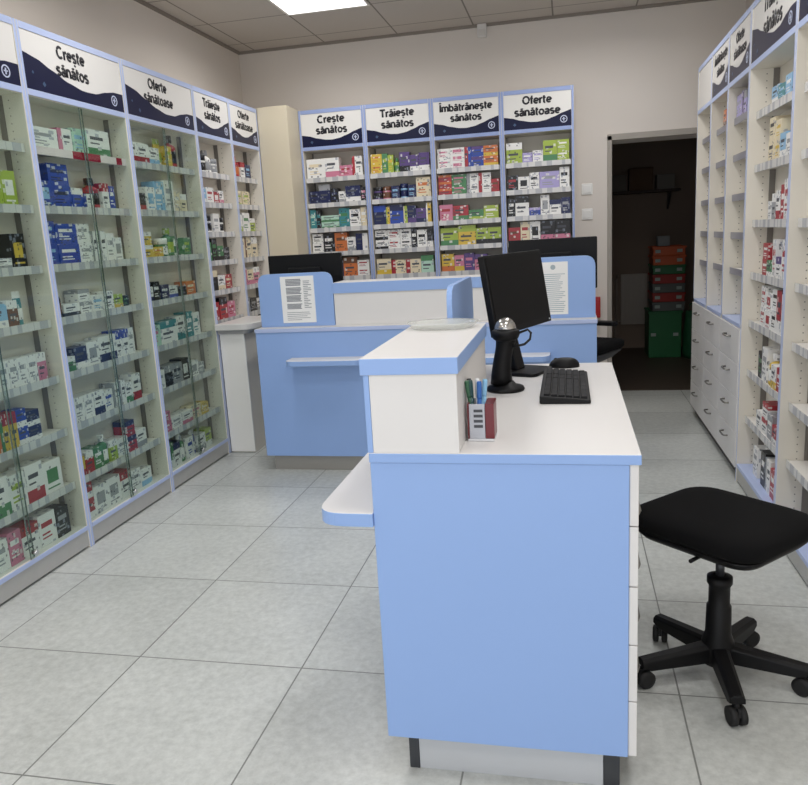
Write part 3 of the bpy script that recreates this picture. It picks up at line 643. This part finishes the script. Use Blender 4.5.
# printed notices taped to the screens
def notice(x0, x1, z0, z1, label, kind):
    t = thing('notice', label, 'notice', ((x0+x1)/2, 2.189, z0))
    o = (t.location.x, t.location.y, t.location.z)
    MB().box(x0, x1, 2.188, 2.1895, z0, z1).build('sheet', PAPER, t, 0, 2, o)
    m = MB(); h = z1-z0; wd = x1-x0; rr = random.Random(5)
    if kind == 0:
        for f0, f1 in ((.80, .95), (.62, .77), (.46, .6), (.3, .42)):
            n = 5
            for q in range(n):
                za = z0+h*(f0+(f1-f0)*q/n); m.box(x0+wd*.16, x0+wd*(.60+rr.uniform(-.03, .02)), 2.1872, 2.188, za, za+h*(f1-f0)/n*.72)
        for q in range(16):
            za = z0+h*(.32+.6*q/16); m.box(x0+wd*.68, x0+wd*rr.uniform(.78, .92), 2.1872, 2.188, za, za+h*.014)
        for q in range(5): m.box(x0+wd*.14, x0+wd*rr.uniform(.5, .85), 2.1872, 2.188, z0+h*(.06+.04*q), z0+h*(.07+.04*q))
    else:
        c = (x0+wd*.5, z0+h*.9)
        m.prism([(c[0]+.014*math.cos(a*PI/6), c[1]+.014*math.sin(a*PI/6)) for a in range(12)], 2.1872, 2.188, 'y')
        for q in range(20):
            za = z0+h*(.05+.75*q/20); m.box(x0+wd*.1, x0+wd*rr.uniform(.7, .92), 2.1872, 2.188, za, za+h*.012)
    m.build('printed_lines', PRINT if kind == 0 else mat('paper_print_pale', '#a9b6bd', .7), t, 0, 2, o)
notice(-.214, -.002, .915, 1.213-.018, 'white printed notice with dark blocks of text on the left blue screen', 0)
notice(1.322, 1.485, .915, 1.208, 'pale printed notice with emblem on the right blue screen', 1)

# ---------------------------------------------------------------- things on the counters
def monitor_back(x0, x1, z0, z1, y, label):
    cx = (x0+x1)/2; org = (cx, y+.05, .893)
    t = thing('monitor', label, 'monitor', org, 0, 'monitors behind the back counter')
    MB().prism(rounded([(x0, z0), (x1, z0), (x1, z1), (x0, z1)], .008, 3), y, y+.028, 'y').build('casing', BLACK, t, .003, 2, org)
    MB().box(x0+.012, x1-.012, y+.0282, y+.030, z0+.02, z1-.012).build('display', SCREEN, t, 0, 2, org)
    MB().box(cx-.11, cx+.11, y-.018, y, z0+.05, z1-.08).build('back_housing', BLACK, t, .008, 2, org)
    MB().box(cx-.03, cx+.03, y-.034, y-.0182, .91, z0+.17).build('stand_neck', BLACK, t, .004, 2, org)
    MB().box(cx-.12, cx+.12, y-.06, y+.12, .8935, .909).build('stand_base', BLACK, t, .005, 2, org)
monitor_back(-.405, .085, 1.02, 1.316, 2.50, 'black monitor back rising above the left blue notice screen')
monitor_back(1.137, 1.655, 1.03, 1.332, 2.50, 'black monitor back rising above the right blue notice screen')

# tilted screen on the front counter: local x along its width, local -y is the display side
A = Vector((1.254, .35, 0)); B = Vector((1.423, .778, 0)); dv = (B-A).normalized(); ang = math.atan2(dv.y, dv.x); wid = (B-A).length
mid = (A+B)/2
t = thing('monitor', 'black monitor on the front counter, tilted, seen from its dark screen side', 'monitor', (mid.x, mid.y, .8895), ang)
tilt = Matrix.Translation((0, 0, .16)) @ Matrix.Rotation(math.radians(-9), 4, 'X')
h = wid/2
def tb(mb): return mb.xform(tilt)
tb(MB().prism(rounded([(-h, 0), (h, 0), (h, .272), (-h, .272)], .006, 3), 0, .024, 'y')).build('casing', BLACK, t, .003)
tb(MB().box(-h+.01, h-.01, -.0012, -.0002, .022, .262)).build('display', SCREEN, t)
tb(MB().box(-.16, .16, .0242, .05, .04, .24)).build('back_housing', BLACK, t, .01)
tb(MB().box(h-.022, h-.014, -.002, -.0002, .008, .013)).build('power_light', mat('power_led', '#d8dde0', .3), t)
MB().prism([(.022, .012), (.05, .012), (.10, .20), (.075, .22)], -.032, .032, 'x').build('stand_neck', BLACK, t, .004)
MB().prism(rounded(rect(-.085, .085, -.068, .11), .03, 5), 0, .012, 'z').build('stand_base', BLACK, t, .003)

# keyboard
kx0, kx1, ky0, ky1 = 1.400, 1.547, .05, .505
t = thing('keyboard', 'black computer keyboard lying on the front white worktop', 'keyboard', ((kx0+kx1)/2, (ky0+ky1)/2, .8895))
o = tuple(t.location)
MB().prism([(kx0, .8895), (kx1, .8895), (kx1, .902), (kx0, .914)], ky0, ky1, 'y').build('case', BLACK, t, .004, 2, o)
KEYM = mat('key_black', '#111113', .55, spec=.3)
m = MB()
rows = 6
for r in range(rows):
    xa = kx0+.012+r*.0215; za = .914-(xa-kx0)/(kx1-kx0)*.012
    y = ky0+.012; q = 0
    while y < ky1-.024:
        ln = .018 if r < 5 or not (4 < q < 7) else .055
        if y+ln > ky1-.01: break
        m.box(xa, xa+.018, y, y+ln-.002, za-.004, za+.006); y += ln+.0015; q += 1
        if q in (13, 16): y += .008
m.build('keys', KEYM, t, .0015, 1, o)
# mouse
t = thing('mouse', 'black computer mouse beside the keyboard at the far edge', 'mouse', (1.468, .665, .8895))
m = MB(); rings = []
for i in range(9):
    v = i/8; zz = .034*math.sin(PI/2*v); k = math.cos(PI/2*v)**.6 if v < 1 else .02
    rings.append([m.bm.verts.new((.056*k*math.cos(2*PI*q/24)+.004*v, .034*k*math.sin(2*PI*q/24), zz)) for q in range(24)])
for R, Q in zip(rings, rings[1:]):
    for q in range(24): f = m.bm.faces.new((R[q], R[(q+1) % 24], Q[(q+1) % 24], Q[q])); f.smooth = True
m.bm.faces.new(rings[0]); m.bm.faces.new(rings[-1])
m.build('shell', BLACK, t)
MB().lathe([(.007, -.003), (.008, -.002), (.008, .002), (.007, .003)], (-.03, 0, .026), 14, axis='y').build('scroll_wheel', KEYM, t)

# barcode scanner on stand with clear dome
t = thing('barcode_scanner', 'black scanner on a stand with a silver dome, before the tilted monitor', 'scanner', (1.284, .262, .8895))
MB().lathe([(.060, 0), (.062, .004), (.058, .012), (.036, .018), (.026, .03)], (0, 0, 0), 32).build('stand_base', BLACK, t)
MB().tube([(-.012, .0, .022), (-.012, .0, .05), (-.010, .001, .08), (-.006, .003, .11), (-.001, .005, .135), (.002, .007, .152), (.004, .008, .165)], [.036, .033, .030, .028, .028, .030, .034], 16).build('neck', BLACK, t)
MB().lathe([(.026, .0), (.040, .010), (.046, .024), (.044, .036), (.036, .040)], (.004, .008, .157), 28).build('head', BLACK, t)
m = MB(); prof = [(.035*math.cos(a), .038*math.sin(a)) for a in [i*PI/2/9 for i in range(9)]]+[(.001, .038)]
m.lathe(prof, (.004, .008, .197), 28).build('dome', mat('dome_silver', '#b9b7b3', .18, .85, noise=.5, nscale=60), t)
pts = [(.046, .0, .185), (.075, .0, .195), (.085, -.004, .185), (.082, -.008, .165), (.065, -.01, .15), (.045, -.008, .145), (.022, -.002, .142)]
MB().tube(pts, .004, 8).build('cable', RUBBER, t)

# pen holder and pens
px0, px1, py0, py1, pz0, pz1 = 1.2395, 1.305, -.352, -.28, .8895, .984
t = thing('pen_holder', 'red and clear square pen holder on the front worktop', 'pen holder', ((px0+px1)/2, (py0+py1)/2, pz0))
o = tuple(t.location)
REDP = mat('dark_red_plastic', '#6b1a22', .3); CLR = glass_mat('clear_acrylic', '#dfe4ea', .25)
MB().box(px0, px1, py0, py1, pz0, pz0+.006).build('base', mat('pale_plastic', '#dcdde0', .3), t, .001, 1, o)
MB().box(px0, px0+.004, py0, py1, pz0+.0062, pz1).build('side_wall', REDP, t, .001, 1, o)
MB().box(px1-.022, px1, py0+.002, py1, pz0+.0062, pz1).build('side_wall', REDP, t, .001, 1, o)
MB().box(px0+.0045, px1-.0225, py0, py0+.003, pz0+.0062, pz1).build('front_wall', mat('frosted_silver', '#b7bac2', .3), t, .001, 1, o)
MB().box(px0+.0045, px1-.0225, py1-.003, py1, pz0+.0062, pz1).build('back_wall', mat('frosted_silver', '#b7bac2'), t, .001, 1, o)
m = MB()
for q in range(4): m.box(px0+.016, px0+.038, py0-.0008, py0-.0001, pz0+.035+q*.013, pz0+.042+q*.013)
m.build('print', mat('holder_print', '#44464c', .5), t, 0, 2, o)
pens = [('dark teal', '#1f4a4c', -.012, -.012, -.07, .10), ('blue', '#2c64b0', .004, -.014, .03, -.06), ('white', '#e5e6e8', .0, .004, -.02, .12), ('light blue', '#8cc0e2', .007, .006, .10, .02), ('black', '#1a1a1e', -.014, .014, -.10, .05), ('green', '#3c6a4e', -.01, .0, -.14, -.05)]
hx, hy = (px0+px1-.018)/2, (py0+py1)/2
for nm, hx_, dx, dy, lx, ly in pens:
    t = thing('pen', '%s pen standing in the red pen holder' % nm, 'pen', (hx+dx*.8, hy+dy, pz0+.0065), 0, 'pens in the pen holder')
    d = Vector((lx*.9, ly*.9, 1)).normalized(); Mq = Vector((0, 0, 1)).rotation_difference(d).to_matrix().to_4x4()
    MB().lathe([(.001, 0), (.0042, .012), (.0058, .02), (.0058, .10)], (0, 0, 0), 12).xform(Mq).build('barrel', mat('pen_'+nm.replace(' ', '_'), hx_, .35), t)
    c = MB().lathe([(.0062, .1002), (.0064, .102), (.0064, .138), (.005, .142)], (0, 0, 0), 12); c.box(-.0015, .0015, -.009, -.006, .105, .14); c.xform(Mq).build('cap', mat('pen_'+nm.replace(' ', '_'), hx_), t)

# clear plastic coin tray on the raised bar
t = thing('coin_tray', 'clear plastic coin tray on the far end of the raised bar', 'tray', (1.115, .085, 1.1205))
m = MB(); n = 40
def ring(rx, ry, z, wob): return [m.bm.verts.new((rx*math.cos(2*PI*q/n)*(1+wob*math.sin(5*2*PI*q/n)), ry*math.sin(2*PI*q/n)*(1+wob*math.cos(4*2*PI*q/n)), z)) for q in range(n)]
R = [ring(.02, .015, .002, 0), ring(.075, .055, .002, .0), ring(.095, .075, .016, .0), ring(.108, .085, .019, .03), ring(.108, .085, .016, .03), ring(.09, .07, .0, 0), ring(.02, .015, .0, 0)]
for a, b in zip(R, R[1:]):
    for q in range(n): f = m.bm.faces.new((a[q], a[(q+1) % n], b[(q+1) % n], b[q])); f.smooth = True
m.bm.faces.new(R[0]); m.bm.faces.new(R[-1])
CP = mat('clear_plastic', '#d9dcd6', .2); CP.node_tree.nodes['Principled BSDF'].inputs['Alpha'].default_value = .38
m.build('dish', CP, t)

# ---------------------------------------------------------------- stool
def star_base(t, R, a0, zhub=.085, wheels=True, leg_name='leg'):
    for k in range(5):
        a = a0+2*PI*k/5; c, s = math.cos(a), math.sin(a)
        Mr = Matrix.Rotation(a, 4, 'Z')
        m = MB(); n = 8; rings = []
        for i in range(n+1):
            u = i/n; r = .03+(R-.03)*u; hw = .027-.005*u; zt = zhub+.036-.026*u; zb = zhub-.022-.004*u + (.012 if i == n else 0)
            rings.append([m.bm.verts.new(p) for p in ((r, -hw, zb), (r, hw, zb), (r, hw*.95, zt-.008), (r, hw*.5, zt), (r, -hw*.5, zt), (r, -hw*.95, zt-.008))])
        for P, Q in zip(rings, rings[1:]):
            for q in range(6): m.bm.faces.new((P[q], P[(q+1) % 6], Q[(q+1) % 6], Q[q]))
        m.bm.faces.new(rings[0]); m.bm.faces.new(rings[-1])
        m.xform(Mr); leg = m.build(leg_name, BLACK, t, .003, 2)
        m = MB()
        yaw = random.uniform(-.8, .8)
        m.lathe([(.018, -.024), (.028, -.021), (.028, -.006), (.018, -.004)], (0, 0, .0285), 20, axis='y'); m.lathe([(.018, .004), (.028, .006), (.028, .021), (.018, .024)], (0, 0, .0285), 20, axis='y')
        m.lathe([(.010, -.0038), (.010, .0038)], (0, 0, .0285), 12, axis='y')
        m.prism([(-.024, .034), (.022, .034), (.016, .058), (-.016, .060)], -.0035, .0035, 'y')
        m.lathe([(.008, .045), (.008, .075)], (0, 0, 0), 10)
        m.xform(Mr @ Matrix.Translation((R-.012, 0, 0)) @ Matrix.Rotation(yaw, 4, 'Z')); m.build('castor', RUBBER, leg)
t = thing('swivel_stool', 'black swivel stool on castors beside the front counter drawers', 'stool', (1.926, .118, 0))
star_base(t, .252, math.radians(-88))
MB().lathe([(.040, .05), (.050, .055), (.048, .12), (.038, .15), (.036, .24), (.031, .245), (.031, .305), (.037, .315), (.037, .335), (.02, .338)], (0, 0, 0), 24).build('column_cover', BLACK, t)
MB().lathe([(.013, .3382), (.013, .40)], (0, 0, 0), 16).build('gas_lift', DKSTEEL, t)
rz = math.radians(-44); off = Matrix.Translation((.016, .092, .042)) @ Matrix.Rotation(rz, 4, 'Z')
def cushion(hx, hy, prof, r):
    m = MB(); rings = []
    for inset, z in prof:
        pts = rounded([(-hx+inset, -hy+inset), (hx-inset, -hy+inset), (hx-inset, hy-inset), (-hx+inset, hy-inset)], max(.01, r-inset*.4), 8)
        rings.append([m.bm.verts.new((x, y, z)) for x, y in pts])
    n = len(rings[0])
    for P, Q in zip(rings, rings[1:]):
        for q in range(n): f = m.bm.faces.new((P[q], P[(q+1) % n], Q[(q+1) % n], Q[q])); f.smooth = True
    m.bm.faces.new(rings[0]); m.bm.faces.new(rings[-1])
    return m
cushion(.225, .2, [(.03, .402), (.008, .408), (0, .42), (.0, .445), (.008, .458), (.03, .468), (.07, .472)], .10).xform(off).build('seat_cushion', FABRIC, t)
cushion(.212, .187, [(.06, .368), (.02, .376), (.006, .392), (.004, .4015)], .08).xform(off).build('seat_shell', BLACK, t)
m = MB().box(-.09, .07, -.07, .07, .352, .3775); m.xform(off).build('tilt_mechanism', BLACK, t, .006)
MB().tube([(.02, -.06, .365), (.03, -.16, .37), (.035, -.20, .372)], .006, 8).xform(off).build('lever', BLACK, t)

# office chair behind the back counter
t = thing('office_chair', 'black office chair with armrest half hidden behind the back counter', 'chair', (1.585, 3.13, 0), math.radians(62))
star_base(t, .27, math.radians(20))
MB().lathe([(.036, .055), (.042, .06), (.042, .12), (.03, .16), (.03, .44), (.02, .445)], (0, 0, 0), 20).build('column_cover', BLACK, t)
GREYF = mat('grey_seat_shell', '#3a3a3d', .6)
cushion(.23, .22, [(.05, .56), (.01, .566), (0, .58), (0, .605), (.01, .618), (.05, .625)], .09).build('seat_cushion', FABRIC, t)
cushion(.22, .21, [(.14, .46), (.06, .50), (.01, .545), (.008, .5595)], .07).build('seat_shell', GREYF, t)
MB().tube([(.20, .05, .545), (.245, .05, .58), (.245, .05, .70)], .014, 10).build('arm_post', BLACK, t)
MB().prism(rounded(rect(.205, .285, -.13, .15), .03, 5), .7002, .730, 'z').build('armrest', BLACK, t, .006)
MB().tube([(0, .19, .53), (0, .25, .58), (0, .26, .72)], .016, 10).build('back_post', BLACK, t)
m = cushion(.20, .14, [(.02, -.02), (0, -.008), (0, .012), (.02, .022)], .07); m.xform(Matrix.Translation((0, .245, .82)) @ Matrix.Rotation(PI/2, 4, 'X')); m.build('backrest', FABRIC, t)

# narrow white cupboard with a rounded top between the left shelves and the back counter
t = thing('side_cupboard', 'narrow white cupboard with rounded pale top at the left shelves', 'cupboard', (-.73, 2.5, 0))
o = tuple(t.location)
MB().box(-.793, -.622, 2.506, 2.92, 0, .822).build('body', CREAM, t, .002, 2, o)
MB().box(-.793, -.618, 2.490, 2.5055, .008, .82).build('front_panel', mat('bright_white_panel', '#f4f2ec', .4), t, .002, 2, o)
MB().prism(rounded(rect(-.794, -.575, 2.465, 2.93), [.0, .05, .05, 0], 6), .8222, .85).build('top_support', mat('top_grey', '#a8a7a6', .4), t, .003, 2, o)
MB().prism(rounded(rect(-.795, -.53, 2.43, 2.95), [.0, .10, .10, 0], 8), .8502, .892).build('top', mat('pale_stone', '#d9d7d3', .35, noise=.03), t, .006, 3, o)

# ---------------------------------------------------------------- wall things
t = thing('motion_sensor', 'small white motion sensor high on the back wall under the ceiling', 'sensor', (.862, YB, 2.85))
MB().prism(rounded([(-.035, .0), (.035, 0), (.035, .095), (-.035, .095)], .008, 3), -.045, -.001, 'y').build('housing', WHITE, t, .004)
MB().box(-.025, .025, -.049, -.0452, .01, .055).build('lens', mat('sensor_lens', '#d8d5d0', .3), t, .003)
for z, lab in ((1.63, 'upper white light switch on the back wall left of the doorway'), (1.44, 'lower white light switch on the back wall left of the doorway')):
    t = thing('light_switch', lab, 'light switch', (1.638, YB, z), 0, 'light switches by the doorway')
    MB().box(-.042, .042, -.010, -.0005, 0, .084).build('plate', PAPER, t, .004)
    MB().box(-.028, .028, -.015, -.0102, .014, .07).build('rocker', PAPER, t, .003)
t = thing('wall_box', 'small red box on the back wall beside the doorway', 'wall box', (1.70, YB, .67))
MB().box(-.06, .035, -.06, -.001, 0, .165).build('case', mat('red_enamel', '#b01a1c', .35), t, .005)
MB().box(-.05, .025, -.064, -.0602, .012, .15).build('door', mat('red_enamel', '#b01a1c'), t, .003)

# ---------------------------------------------------------------- storeroom
def crate(x0, x1, y0, y1, z0, z1, col, label, nm='storage_crate'):
    o = ((x0+x1)/2, (y0+y1)/2, z0); t = thing(nm, label, 'crate', o, 0, 'crates stacked in the storeroom'); c = mat('crate_'+col, {'orange': '#c8561a', 'green': '#1d6b3c', 'red': '#a02418', 'grey': '#5c615e'}[col], .5)
    m = MB().box(x0, x1, y0, y1, z0, z0+.006)
    for a in ((x0, x1, y0, y0+.006), (x0, x1, y1-.006, y1), (x0, x0+.006, y0+.006, y1-.006), (x1-.006, x1, y0+.006, y1-.006)): m.box(*a, z0+.006, z1)
    m.build('body', c, t, .002, 1, o)
    m = MB()
    for a in ((x0-.01, x1+.01, y0-.012, y0-.0005), (x0-.01, x1+.01, y1+.0005, y1+.012)): MB().box(*a, z1-.02, z1).build('rim', c, t, .002, 1, o)
    for xx in (x0+.02, x1-.08): MB().box(xx, xx+.05, y0-.008, y0-.0005, (z0+z1)/2-.016, (z0+z1)/2+.016).build('label_card', mat('card_pale', '#a9b5ad', .6), t, 0, 2, o)
zs = [.50, .60, .69, .785, .885, .985, 1.075]
cols = ['green', 'red', 'grey', 'red', 'green', 'orange', 'green', 'orange']
zz = .49
poss = ['lowest of the slim stack', 'second from the bottom of the slim stack', 'third from the bottom of the slim stack', 'fourth from the bottom of the slim stack', 'third from the top of the slim stack', 'second from the top of the slim stack', 'topmost of the slim stack']
for k, c in enumerate(['grey', 'red', 'grey', 'red', 'green', 'orange', 'orange']):
    crate(2.335, 2.645, 6.0, 6.4, zz, zz+.092, c, 'slim %s crate in the dark storeroom, %s' % (c, poss[k])); zz += .0935
crate(2.30, 2.62, 6.0, 6.42, .005, .488, 'green', 'tall green crate on the storeroom floor under the slim crates')
t = thing('green_bag', 'dark green bag standing beside the tall green crate in the storeroom', 'bag', (2.73, 6.0, .005))
m = MB(); rings = []
for z, sx, sy in ((0, .085, .12), (.05, .095, .13), (.25, .09, .11), (.40, .075, .07), (.48, .07, .03)):
    rings.append([m.bm.verts.new((sx*math.cos(2*PI*q/20)*(1+.06*math.sin(6*PI*q/10+z*9)), sy*math.sin(2*PI*q/20), z)) for q in range(20)])
for P, Q in zip(rings, rings[1:]):
    for q in range(20): f = m.bm.faces.new((P[q], P[(q+1) % 20], Q[(q+1) % 20], Q[q])); f.smooth = True
m.bm.faces.new(rings[0]); m.bm.faces.new(rings[-1])
m.build('sack', mat('bag_green', '#1f5a3a', .6), t)
MB().tube([(-.04, 0, .475), (-.035, 0, .54), (.0, 0, .565), (.035, 0, .54), (.04, 0, .475)], .006, 8).build('handle', mat('bag_green', '#1f5a3a'), t)
t = thing('tape_box', 'small pale box on top of the slim crate stack', 'box', (2.45, 6.2, zz+.0005))
MB().box(-.06, .06, -.06, .06, 0, .09).build('carton', mat('card_grey', '#8d8f90', .7), t, .002)
MB().box(-.062, .062, -.062, .062, .0902, .10).build('lid', mat('card_grey', '#8d8f90'), t, .002)
t = thing('radiator', 'pale flat radiator on the storeroom back wall left of the crates', 'radiator', (2.2, 6.7, .28))
m = MB().box(-.14, .14, -.06, -.035, 0, .56)
for q in range(7): m.box(-.13+q*.04, -.11+q*.04, -.064, -.0602, .03, .53)
m.build('panel', mat('radiator_enamel', '#a59b90', .4), t, .003)
MB().tube([(-.14, -.045, .04), (-.19, -.045, .04), (-.20, -.045, .01), (-.20, -.045, -.27)], .009, 8).build('pipe', mat('radiator_enamel', '#a59b90'), t)
MB().tube([(-.16, -.045, .54), (-.18, -.045, .55), (-.185, -.045, .5), (-.185, -.045, .05)], .008, 8).build('pipe', mat('radiator_enamel', '#a59b90'), t)
t = thing('wall_shelf', 'dark wooden shelf high on the storeroom back wall', 'shelf', (2.25, 6.7, 1.70))
MB().box(-.4, .4, -.28, -.001, 0, .025).build('board', mat('dark_wood', '#3a2b20', .6, noise=.2), t, .002)
for x in (-.3, .3): MB().prism([(-.24, -.002), (-.001, -.002), (-.001, -.18)], x-.01, x+.01, 'x').build('bracket', DKSTEEL, t)
for k, (x, wd, hh, col, nm) in enumerate(((-.25, .2, .16, '#6d675f', 'grey'), (.0, .24, .22, '#5a4432', 'brown'), (.25, .18, .14, '#77726a', 'pale'))):
    t = thing('storage_box', '%s cardboard box on the dark storeroom shelf' % nm, 'box', (2.25+x, 6.55, 1.7255), 0, 'boxes on the storeroom shelf')
    MB().box(-wd/2, wd/2, -.1, .1, 0, hh).build('carton', mat('cardboard_'+nm, col, .8), t, .002); MB().box(-wd/2-.003, wd/2+.003, -.103, .103, hh+.0002, hh+.012).build('lid', mat('cardboard_'+nm, col), t, .002)
